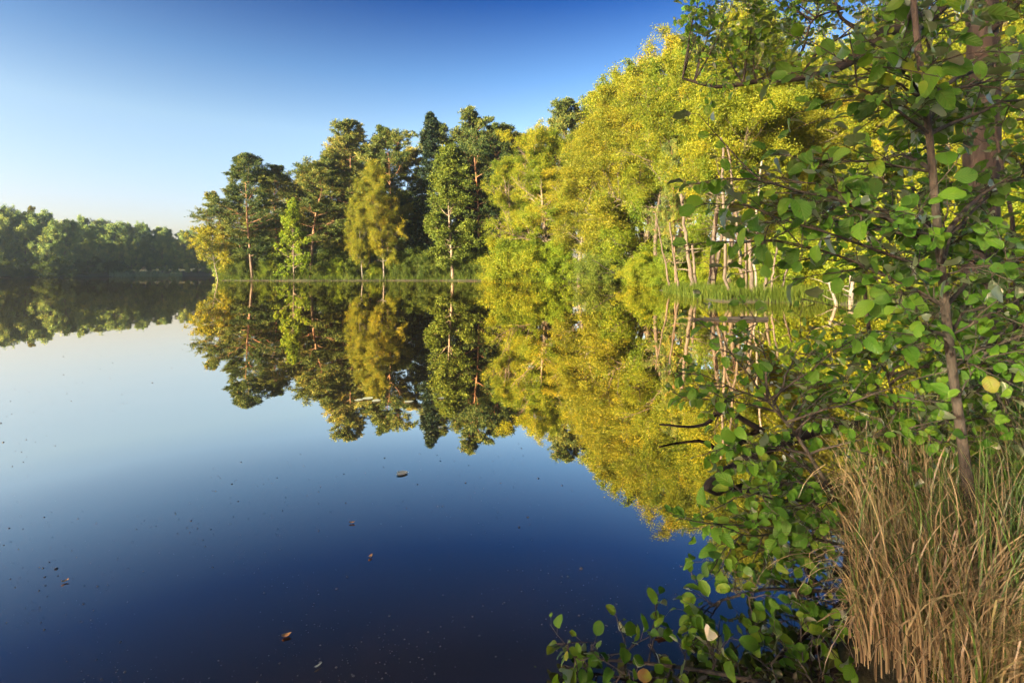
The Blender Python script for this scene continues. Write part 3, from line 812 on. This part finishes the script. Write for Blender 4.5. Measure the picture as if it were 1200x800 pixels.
pole('floating_log', [(-76.2, 71.4, 0.03), (-74, 71.8, 0.06), (-72.8, 71.5, 0.03)] , 0.07, 0.05, MAT['dead'], 'short pale log floating far out on the left water', 'log')


# ------------------------------------------------------------------ near leaves
def leaf_cloud(geo, C, A, Nn, S, tint, rows='full', ww=0.385):
    """broad rounded alder leaves: base C, axis A, normal Nn, length S"""
    if rows == 'full':
        ss = np.array([0.0, 0.14, 0.36, 0.6, 0.82, 0.95, 1.0]); wd = np.array([0.04, 0.55, 0.92, 1.0, 0.80, 0.45, 0.12])
    else:
        ss = np.array([0.0, 0.3, 0.75, 1.0]); wd = np.array([0.06, 0.85, 0.95, 0.15])
    B, n = len(C), len(ss)
    A = nrm(A); sd_ = nrm(np.cross(Nn, A)); Nn = np.cross(A, sd_)
    fold = rng.uniform(0.0, 0.7, B)[:, None]; curl = rng.uniform(-0.2, 0.9, B)[:, None]
    wave = rng.normal(0, 0.06, (B, n)); wave2 = rng.normal(0, 0.06, (B, n))
    rw = rng.uniform(0.85, 1.15, B)[:, None]
    jag = 1 + rng.normal(0, 0.05, (B, n)); jag2 = 1 + rng.normal(0, 0.05, (B, n))
    wl_ = wd[None] * ww * rw * jag; wr_ = wd[None] * ww * rw * jag2
    up = -curl * ss[None] ** 2
    def pt(w, z):
        return C[:, None] + S[:, None, None] * (ss[None, :, None] * A[:, None] + w[..., None] * sd_[:, None] + z[..., None] * Nn[:, None])
    L = pt(wl_, up + fold * wl_ + wave * wd); Mi = pt(np.zeros((B, n)), up); Rr_ = pt(-wr_, up + fold * wr_ + wave2 * wd)
    V = np.stack([L, Mi, Rr_], 2)             # B,n,3,3
    uv = np.stack([np.stack([0.5 + wl_ / ww * 0.5, np.full((B, n), 0.5), 0.5 - wr_ / ww * 0.5], 2), np.repeat(np.repeat(ss[None, :, None], B, 0), 3, 2)], -1)
    i = np.arange(n - 1)[:, None] * 3; j = np.arange(2)[None]
    q = np.stack([i + j, i + j + 1, i + 3 + j + 1, i + 3 + j], -1).reshape(-1, 4)
    Q = (np.arange(B)[:, None, None] * n * 3 + q[None]).reshape(-1, 4)
    geo.add(V, Q, np.repeat(tint, (n - 1) * 2), uv)


def curve(a, c, b, n=9):
    t = np.linspace(0, 1, n)[:, None]
    return (1 - t) ** 2 * a + 2 * t * (1 - t) * c + t ** 2 * b


def leafy(wood, fol, ends, stems, leaf=0.075, twig=(0.10, 0.26), per=6, rows='full', r_b=0.006, t0=0.3, tint0=0.45, simple=False, lpt=5, sag=0.06):
    """branches from the stems to each end point, twigs along them, leaves along the twigs"""
    allb, rads = [], []
    for e in ends:
        e = np.asarray(e, float)
        best, bs = None, 1e9
        for st in stems:
            for p in st:
                dv = e - p; d = np.linalg.norm(dv)
                cost = d + max(0, p[2] - e[2] + 0.25 * np.hypot(dv[0], dv[1])) * 1.6
                if cost < bs: bs, best = cost, p
        d = np.linalg.norm(e - best)
        mid = (best + e) / 2 + np.array([0, 0, sag * d]) + rng.normal(0, 0.05 * d, 3)
        cv = curve(best, mid, e, 9) + rng.normal(0, 0.006, (9, 3)) * np.linspace(0, 1, 9)[:, None]
        allb.append(cv); rads.append(r_b * (0.5 + min(d, 1.2)) * (1 - 0.8 * np.linspace(0, 1, 9)))
    b = np.array(allb); wood.tubes(b, np.array(rads), 5)
    Ls = np.linalg.norm(b[:, -1] - b[:, 0], axis=1)
    P3, T3 = [], []
    tw_pts, tw_r = [], []
    for k in range(len(b)):
        m = max(3, int(per * (0.4 + Ls[k])))
        t = np.clip(np.linspace(t0, 1.0, m) + rng.normal(0, 0.03, m), 0.05, 0.999)[None]
        p, T, _ = along(b[k:k + 1], t)
        d = fork(T, rng.uniform(0.5, 1.0, m), 0.6, 0.05); d[-1] = T[-1]
        tw = grow(p, d, rng.uniform(*twig, m), 4, -0.02, 0.12)
        tw_pts.append(tw)
    tw = np.concatenate(tw_pts)
    wood.tubes(tw, np.full((len(tw), 5), 1.0) * (0.0022 * (1 - 0.5 * np.linspace(0, 1, 5)))[None], 4)
    tq = (np.linspace(0.12, 1.0, lpt)[None] + rng.normal(0, 0.05, (len(tw), lpt)))
    p, T, idx = along(tw, np.clip(tq, 0, 0.999))
    out = fork(T, rng.uniform(0.5, 1.15, len(p)), 0.5, 0.0)
    A = nrm(out + np.array([0, 0, -0.10]) + rng.normal(0, 0.15, out.shape))
    pet = rng.uniform(0.012, 0.028, len(p))
    C = p + A * pet[:, None]
    wood.tubes(np.stack([p, C], 1), np.full((len(p), 2), 0.0011), 3)
    Nn = nrm(UP + rng.normal(0, 0.55, A.shape) + np.array([-0.15, -0.25, 0]))
    S = leaf * np.clip(rng.normal(0.85, 0.27, len(p)), 0.3, 1.4)
    tint = np.where(rng.uniform(0, 1, len(p)) > 0.99, rng.uniform(0.9, 1.0, len(p)), np.clip(tint0 + rng.normal(0, 0.12, len(tw))[idx] + rng.normal(0, 0.16, len(p)), 0, 0.84))
    leaf_cloud(fol, C, A, Nn, S, tint, rows)


def poly_sample(poly, n):
    poly = np.array(poly, float); out = []
    lo, hi = poly.min(0), poly.max(0)
    while len(out) < n:
        q = rng.uniform(lo, hi); ins = False
        for (ax, ay), (bx, by) in zip(poly, np.roll(poly, -1, 0)):
            if (ay > q[1]) != (by > q[1]) and q[0] < (bx - ax) * (q[1] - ay) / (by - ay) + ax: ins = not ins
        if ins and all(np.hypot(*(q - o)) > 18 for o in out[-40:]): out.append(q)
    return out


def smooth_line(pts, n):
    pts = np.array(pts, float); t = np.linspace(0, len(pts) - 1.001, n); i = t.astype(int); w = (t - i)[:, None]
    ext = np.vstack([2 * pts[0] - pts[1], pts, 2 * pts[-1] - pts[-2]])
    p0, p1, p2, p3 = ext[i], ext[i + 1], ext[i + 2], ext[i + 3]
    return 0.5 * (2 * p1 + (p2 - p0) * w + (2 * p0 - 5 * p1 + 4 * p2 - p3) * w ** 2 + (3 * p1 - p0 - 3 * p2 + p3) * w ** 3)


def near_shrub(name, label, cat, stems, stem_r, ends, group=None, **kw):
    base = np.array(stems[0][0]); root = empty(name, base)
    wood, fol = Geo(), Geo()
    sl = [smooth_line(s_, 24) - base for s_ in stems]
    for s_, (ra, rb) in zip(sl, stem_r):
        rad = (ra + (rb - ra) * np.linspace(0, 1, 24) ** 0.8) * rng.uniform(0.94, 1.06, 24)
        wood.tubes(s_[None], rad[None], 9)
    leafy(wood, fol, [e - base for e in ends], sl, **kw)
    wood.build('trunk', MAT['stem'], root, True)
    fol.build('crown', MAT['near'], root, True)
    return tag(root, label, cat, group)


# the tall sapling in front on the right
S1 = [P(1146, 720, 1.55), P(1140, 620, 1.55), P(1128, 520, 1.54), P(1112, 400, 1.53), P(1100, 280, 1.5), P(1087, 140, 1.46), P(1072, 20, 1.42), P(1066, -120, 1.4)]
topp = [(1005, -40), (1230, -40), (1230, 430), (1010, 430), (1025, 345), (985, 290), (930, 275), (880, 225), (975, 170), (1005, 110)]
ends = [P(u, v, rng.uniform(1.38, 2.15)) for u, v in poly_sample(topp, 46)]
ends = [e for e in ends if not (1125 < 600 + e[0] / e[1] * F < 1195 and HOR - (e[2] - H) / e[1] * F < 150)]
ends += [P(852, 208, 1.35), P(868, 238, 1.4), P(885, 275, 1.45), P(905, 215, 1.5), P(985, 95, 1.35), P(1000, 75, 1.35), P(930, 250, 1.5), P(1040, 60, 1.3), P(1085, 75, 1.3)]
near_shrub('alder_sapling', 'tall alder sapling with big shaded leaves rising from the sedge', 'sapling', [S1], [(0.019, 0.006)], ends,
           leaf=0.043, per=9, lpt=6)

# the wider bush reaching out over the water
S2 = [P(1050, 690, 2.1), P(1042, 560, 2.1), P(1020, 400, 2.05), P(1010, 300, 2.0)]
S3 = [P(1090, 690, 1.9), P(1070, 560, 1.95), P(1040, 440, 2.0)]
S4 = [P(1180, 680, 2.2), P(1175, 520, 2.2), P(1190, 380, 2.2), P(1185, 250, 2.2)]
S5 = [P(1010, 690, 1.9), P(985, 600, 1.85), P(940, 520, 1.8), P(900, 470, 1.75)]
low = [(885, 398), (1010, 385), (1060, 350), (1225, 360), (1225, 610), (1080, 640), (1000, 640), (925, 655), (880, 630), (872, 560), (862, 470), (880, 415)]
ends = [P(u, v, rng.uniform(1.5, 2.5)) for u, v in poly_sample(low, 72)]
ends += [P(818, 440, 1.7), P(832, 468, 1.7), P(830, 612, 1.6), P(850, 632, 1.6), P(878, 648, 1.65), P(850, 520, 1.7), P(860, 580, 1.6), P(885, 372, 1.7), P(845, 400, 1.7), P(930, 600, 1.6)]
near_shrub('alder_bush', 'low spreading alder bush leaning out over the water', 'bush', [S2, S3, S4, S5], [(0.014, 0.005), (0.011, 0.004), (0.013, 0.005), (0.012, 0.004)], ends,
           leaf=0.037, per=10, lpt=6, tint0=0.55, twig=(0.08, 0.2))

# low shoots just above the water at the bottom
B1 = [P(1030, 840, 1.32), P(950, 815, 1.33), P(860, 792, 1.36), P(770, 778, 1.4), P(700, 772, 1.43)]
ends = [P(u, v, y) for u, v, y in ((655, 782, 1.42), (690, 752, 1.42), (670, 770, 1.4), (735, 760, 1.42), (760, 745, 1.45), (800, 755, 1.43), (830, 745, 1.45), (860, 765, 1.4),
                                   (790, 790, 1.33), (900, 770, 1.42), (880, 790, 1.35), (940, 775, 1.42), (730, 790, 1.34), (840, 772, 1.38))]
near_shrub('alder_shoot', 'lowest leafy shoot lying just above the water at the bottom', 'branch', [B1], [(0.009, 0.003)], ends, leaf=0.038, per=6, lpt=5, twig=(0.05, 0.13), tint0=0.62, sag=0.02, t0=0.5)
B2 = [P(1040, 690, 1.58), P(960, 692, 1.57), P(900, 690, 1.55), P(845, 703, 1.53)]
ends = [P(u, v, y) for u, v, y in ((812, 728, 1.5), (825, 712, 1.52), (830, 735, 1.48), (860, 690, 1.55), (880, 700, 1.52), (905, 680, 1.56), (940, 700, 1.53), (965, 720, 1.5), (970, 680, 1.58), (985, 745, 1.45), (960, 765, 1.42))]
near_shrub('alder_shoot', 'upper leafy shoot reaching left over the water below the bush', 'branch', [B2], [(0.007, 0.003)], ends, leaf=0.038, per=6, lpt=5, twig=(0.05, 0.12), tint0=0.6, sag=0.02, t0=0.5)

# ---- thick trunk at the upper right with its long branch
TB = [(5.15, 5.6, 0.1), (5.12, 5.6, 1.5), (5.13, 5.58, 3.0), (5.10, 5.55, 4.6), (5.15, 5.5, 7.0), (5.3, 5.4, 9.5)]
LIMB = [(5.10, 5.55, 4.5), P(1090, 20, 5.45), P(1035, 38, 5.4), P(1012, 62, 5.4), P(972, 84, 5.4), P(935, 92, 5.4), P(890, 95, 5.4), P(842, 102, 5.4), P(800, 92, 5.4)]
L2 = [P(1012, 38, 5.4), P(985, 20, 5.35), P(978, -8, 5.3)]
L3 = [P(940, 88, 5.4), P(958, 62, 5.4), P(990, 42, 5.4), P(1030, 30, 5.4)]
L4 = [P(926, 90, 5.4), P(942, 55, 5.35), P(955, 22, 5.3), P(1000, 8, 5.3)]
root = empty('alder_tree', TB[0])
wood, fol = Geo(), Geo()
bs = np.array(TB[0])
tbl = smooth_line(TB, 26) - bs
wood.tubes(tbl[None], (0.19 - 0.11 * np.linspace(0, 1, 26))[None] * rng.uniform(0.95, 1.05, 26)[None], 14)
ls = []
for L_, ra, rb in ((LIMB, 0.075, 0.012), (L2, 0.022, 0.010), (L3, 0.016, 0.008), (L4, 0.016, 0.008)):
    q = smooth_line(L_, 26) - bs; ls.append(q)
    wood.tubes(q[None], (ra + (rb - ra) * np.linspace(0, 1, 26))[None], 8)
ov = [(815, -20), (1060, -30), (1060, 70), (960, 60), (935, 85), (880, 90), (830, 95), (808, 50)]
ends = [P(u, v, rng.uniform(4.9, 5.9)) - bs for u, v in poly_sample(ov, 46)]
leafy(wood, fol, ends, ls[:1] + ls[2:], leaf=0.075, per=7, rows='low', r_b=0.008, twig=(0.15, 0.4), lpt=6, tint0=0.72)
ends2 = [np.array((5.6 + np.clip(rng.normal(0, 1.2), -1.5, 2.5), 5.5 + rng.normal(0, 1.6), rng.uniform(4.5, 10))) - bs for _ in range(70)]
leafy(wood, fol, ends2, [tbl[12:]], leaf=0.09, per=5, rows='low', r_b=0.012, twig=(0.2, 0.5), lpt=6, tint0=0.6)
wood.build('trunk', MAT['darkbark'], root, True)
fol.build('crown', MAT['near'], root, True)
tag(root, 'thick dark alder trunk at upper right holding the long overhanging branch', 'tree')

# smaller saplings deeper in, behind the bush
for base, hh, lab in (((3.3, 3.4), 3.0, 'slim sapling deep in the shade behind the bush, near its middle'), ((4.6, 4.2), 3.6, 'slim sapling in the shade at the right edge of the view'),
                      ((3.0, 2.6), 2.4, 'slim sapling close behind the tall one, at the right edge')):
    x, y = base
    st = [(x, y, 0.15), (x + 0.05, y, hh * 0.4), (x - 0.06, y + 0.05, hh * 0.75), (x, y, hh)]
    ends = [np.array((x + rng.normal(0, 0.55), y + rng.normal(0, 0.5), rng.uniform(0.35, hh + 0.2))) for _ in range(20)]
    near_shrub('alder_sapling', lab, 'sapling', [st], [(0.018, 0.005)], ends, leaf=0.08, per=6, rows='low', lpt=5, tint0=0.45, group='saplings behind the bush')


# ------------------------------------------------------------------ sedge tussocks and grass
def tussock(x, y, nb, hh, r, label, green=0.25, z=None, dry_skirt=0.4):
    nb = int(nb * 1.1); hh *= 0.9
    z = float(ground_z(np.array([x]), np.array([y]))[0]) if z is None else z
    root = tag(empty('sedge_tussock', (x, y, z)), label, 'sedge tussock', 'sedge tussocks on the near bank')
    ga, gb = Geo(), Geo()
    for geo, n, grn, lo, hi in ((ga, int(nb * (1 - green)), False, 0.6, 2.7), (gb, int(nb * green), True, 0.15, 1.3)):
        az = rng.uniform(0, 6.28, n)
        rr = r * np.sqrt(rng.uniform(0, 1, n))
        rt = np.stack([rr * np.cos(az), rr * np.sin(az), rng.uniform(-0.05, 0.12, n)], -1)
        az2 = az + rng.normal(0, 1.0, n)
        h = hh * rng.uniform(0.45, 1.15, n)
        bd = rng.uniform(lo, hi, n)
        tint = rng.uniform(0.82, 1.0, n) if grn else np.clip(rng.normal(0.45, 0.2, n), 0, 0.76)
        kk = (rng.uniform(0.2, 0.9, n), np.where(rng.uniform(0, 1, n) > 0.45, rng.uniform(-0.8, 1.9, n), 0))
        geo.blades(rt, az2, h, bd, rng.uniform(0.0009, 0.0027, n), tint, 9, kk)
    ga.build('dry_blades', MAT['dry'], root)
    gb.build('green_blades', MAT['dry'], root)


tussock(1.06, 1.30, 900, 0.40, 0.17, 'big straw coloured sedge tussock at the water edge, lower right', 0.12, 0.12)
tussock(1.28, 1.36, 800, 0.46, 0.17, 'straw and green sedge tussock in front of the sapling stem', 0.3, 0.15)
tussock(1.55, 1.45, 700, 0.5, 0.18, 'greener sedge tussock at the lower right corner', 0.5, 0.15)
tussock(1.33, 1.75, 800, 0.48, 0.18, 'tall straw sedge tussock behind the big one at the water edge', 0.12, 0.15)
tussock(1.55, 1.95, 600, 0.5, 0.2, 'shaded sedge tussock behind the sapling stem', 0.45, 0.2)
tussock(1.95, 1.75, 600, 0.55, 0.2, 'tall sedge tussock at the right edge beside the sapling', 0.4, 0.2)
tussock(2.1, 2.4, 500, 0.5, 0.25, 'dark sedge tussock deep under the bush', 0.5, 0.2)
tussock(1.25, 1.02, 500, 0.36, 0.15, 'low sedge tussock in the bottom right corner', 0.2, 0.1)


def scatter(n, xr, yr, dmin, dmax):
    x = rng.uniform(*xr, n * 6); y = rng.uniform(*yr, n * 6)
    d = shore_dist(x, y); k = (d > dmin) & (d < dmax)
    x, y = x[k][:n], y[k][:n]
    return np.stack([x, y, ground_z(x, y) - 0.02], -1)


def grass(name, specs, mat):
    q = Geo()
    for n, xr, yr, dmin, dmax, h0, h1, w, tl, th in specs:
        rt = scatter(n, xr, yr, dmin, dmax); n = len(rt)
        cl = 0.5 + 0.5 * np.sin(rt[:, 0] * 2.1 + 1.7 * np.sin(rt[:, 1] * 1.6)) * np.sin(rt[:, 1] * 1.9 + rt[:, 0])
        q.blades(rt, rng.uniform(0, 6.28, n), rng.uniform(h0, h1, n) * (0.55 + 0.6 * cl), rng.uniform(0.1, 1.9, n), w * rng.uniform(0.6, 1.2, n),
                 np.clip(rng.uniform(tl, th, n) + (cl - 0.5) * 0.3, 0, 1), 3)
    return tag(q.build(name, mat), kind='stuff')


grass('bank_grass', [
    (9000, (7, 20), (17.5, 32), -0.25, 5.0, 0.2, 0.55, 0.009, 0.0, 0.7),
    (5000, (7, 17), (17.5, 30), -0.3, 1.2, 0.3, 0.7, 0.009, 0.0, 0.5),
    (6000, (-42, 14), (56, 75), 0.15, 3.5, 0.25, 1.3, 0.02, 0.0, 0.6),
    (5000, (1.5, 14), (1.5, 18), 0.0, 3.0, 0.3, 0.8, 0.005, 0.0, 0.7),
    (5000, (-8, 3), (-5, 2), 0.15, 3.0, 0.2, 0.5, 0.004, 0.0, 0.8)], MAT['grass'])
grass('far_reeds', [(2500, (-100, -84), (121, 131), -2.2, 0.3, 1.4, 2.2, 0.03, 0.2, 0.9)], MAT['reed'])


# ------------------------------------------------------------------ things floating on the water
def disc(name, u, v, size, mat, label, cat, asp=0.7, rz=0.0, group=None, curl=0.15):
    Y = H * F / (v - HOR); x = (u - 600) / F * Y
    q = Geo(); n = 12
    th = np.arange(n) / n * 2 * np.pi
    rr = size * (1 + rng.normal(0, 0.08, n)); rr[0] *= 1.25; rr[6] *= 0.6
    c = np.stack([rr * np.cos(th), rr * asp * np.sin(th), 0.004 + curl * size * np.abs(np.cos(th)) ** 2], -1)
    inner = c * [0.5, 0.5, 0.3] + [0, 0, 0.003]
    V = np.vstack([c, inner]); k = np.arange(n); j = (k + 1) % n
    Q = [*np.stack([k, j, n + j, n + k], -1)] + [[n + 0, n + 2 * i + 1, n + 2 * i + 2, n + (2 * i + 3) % n] for i in range(0, n // 2 - 1)]
    q.add(V, Q)
    o = q.build(name, mat); o.location = (x, Y, 0.002); o.rotation_euler = (0, 0, rz)
    return tag(o, label, cat, group)


LG = 'fallen leaves floating on the lake'
disc('fallen_leaf', 335, 746, 0.014, MAT['orange_leaf'], 'orange leaf floating lowest, bottom left of centre', 'leaf', 0.6, 0.4, LG, 0.3)
disc('fallen_leaf', 434, 653, 0.011, MAT['orange_leaf'], 'small orange leaf floating mid water, lower of two', 'leaf', 0.6, 1.2, LG, 0.3)
disc('fallen_leaf', 412, 613, 0.014, MAT['orange_leaf'], 'small tan leaf floating mid water, upper of two', 'leaf', 0.5, 0.1, LG, 0.2)
disc('fallen_leaf', 76, 682, 0.012, MAT['orange_leaf'], 'dark curled leaf floating at the left edge', 'leaf', 0.5, 0.8, LG, 0.4)
disc('fallen_leaf', 777, 745, 0.028, MAT['orange_leaf'], 'tan leaf floating beside the low shoots', 'leaf', 0.5, 0.3, LG, 0.2)
disc('fallen_leaf', 372, 782, 0.011, MAT['pale_pad'], 'pale thin leaf floating near the bottom edge', 'leaf', 0.3, 0.9, LG, 0.1)
disc('lily_pad', 470, 555, 0.03, MAT['pale_pad'], 'single pale pad floating alone in open water', 'lily pad', 1.0, 0.2, None, 0.03)
for u, v, sz in ((432, 467, 0.05), (420, 469, 0.035), (441, 470, 0.04), (478, 471, 0.04), (517, 467, 0.03), (516, 501, 0.02)):
    disc('lily_pad', u, v, sz, MAT['pale_pad'], 'pale pad in the loose raft on the pine reflection', 'lily pad', 0.9, rng.uniform(0, 6), 'pads floating on the pine reflection', 0.02)
q = Geo()
n = 5200
v = HOR + 60 + 470 * rng.uniform(0, 1, n) ** 0.8; u = rng.uniform(-60, 900, n)
cl = np.sin(u * 0.021 + 2 * np.sin(v * 0.013)) + np.sin(v * 0.03 + u * 0.008) + rng.normal(0, 0.8, n)
k = cl > 0.1; u, v = u[k], v[k]; n = len(u)
Y = H * F / (v - HOR); x = (u - 600) / F * Y
k = shore_dist(x, Y) < -0.15; x, Y = x[k], Y[k]; n = len(x)
sz = rng.gamma(2.2, 0.00065, n) * (0.6 + Y * 0.22)
th = np.arange(6) / 6 * 2 * np.pi
ring6 = np.stack([np.cos(th), 0.8 * np.sin(th), 0 * th], -1)
V = np.array([x, Y, 0 * x]).T[:, None, :] + sz[:, None, None] * np.concatenate([ring6 * [1, 1, 0] + [0, 0, 0.05], ring6 * 0.5 + [0, 0, 0.5]])[None]
kk = np.arange(6); jj = (kk + 1) % 6
qq = np.vstack([np.stack([kk, jj, 6 + jj, 6 + kk], -1), [[6, 7, 8, 9], [9, 10, 11, 6]]])
q.add(V, (np.arange(n)[:, None, None] * 12 + qq[None]).reshape(-1, 4))
tag(q.build('floating_specks', MAT['speck'], None, True), kind='stuff')

# more pines closing the gaps of the stand
for k, u, Y, top in ((0, 283, 76, 212), (2, 314, 80, 192), (0, 352, 82, 186), (1, 408, 88, 165), (2, 384, 84, 176), (0, 470, 86, 172)):
    tree_at(PINE[k], u, Y, top, proto_h=21.2, label='dark pine half hidden in the back rows of the point', group='back row pines on the point', wide=1.2)
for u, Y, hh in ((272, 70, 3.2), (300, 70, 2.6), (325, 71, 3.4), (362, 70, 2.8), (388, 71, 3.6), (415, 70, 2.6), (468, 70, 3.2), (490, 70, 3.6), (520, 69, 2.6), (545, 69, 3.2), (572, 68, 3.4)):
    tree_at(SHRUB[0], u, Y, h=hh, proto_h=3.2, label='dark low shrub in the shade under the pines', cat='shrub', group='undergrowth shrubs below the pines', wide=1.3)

# ---- thin morning haze over the lake
m, n_, l_, out = nodes("haze")
pv = n_.new("ShaderNodeVolumePrincipled")
pv.inputs['Color'].default_value = (0.60, 0.78, 1.0, 1)
pv.inputs['Density'].default_value = 0.0005
pv.inputs['Anisotropy'].default_value = 0.7
l_.new(pv.outputs[0], out.inputs['Volume'])
q = Geo()
x0, x1, y0, y1, z0, z1 = -710, 710, -710, 710, -4, 38
q.add([(x0, y0, z0), (x1, y0, z0), (x1, y1, z0), (x0, y1, z0), (x0, y0, z1), (x1, y0, z1), (x1, y1, z1), (x0, y1, z1)],
      [(3, 2, 1, 0), (4, 5, 6, 7), (0, 1, 5, 4), (1, 2, 6, 5), (2, 3, 7, 6), (3, 0, 4, 7)])
tag(q.build('haze', m), kind='stuff')

for o in list(bpy.data.objects):
    if '_used' in o:
        if o['_used'] == 0:
            for ch in list(o.children): bpy.data.objects.remove(ch)
            bpy.data.objects.remove(o)
        else:
            del o['_used']
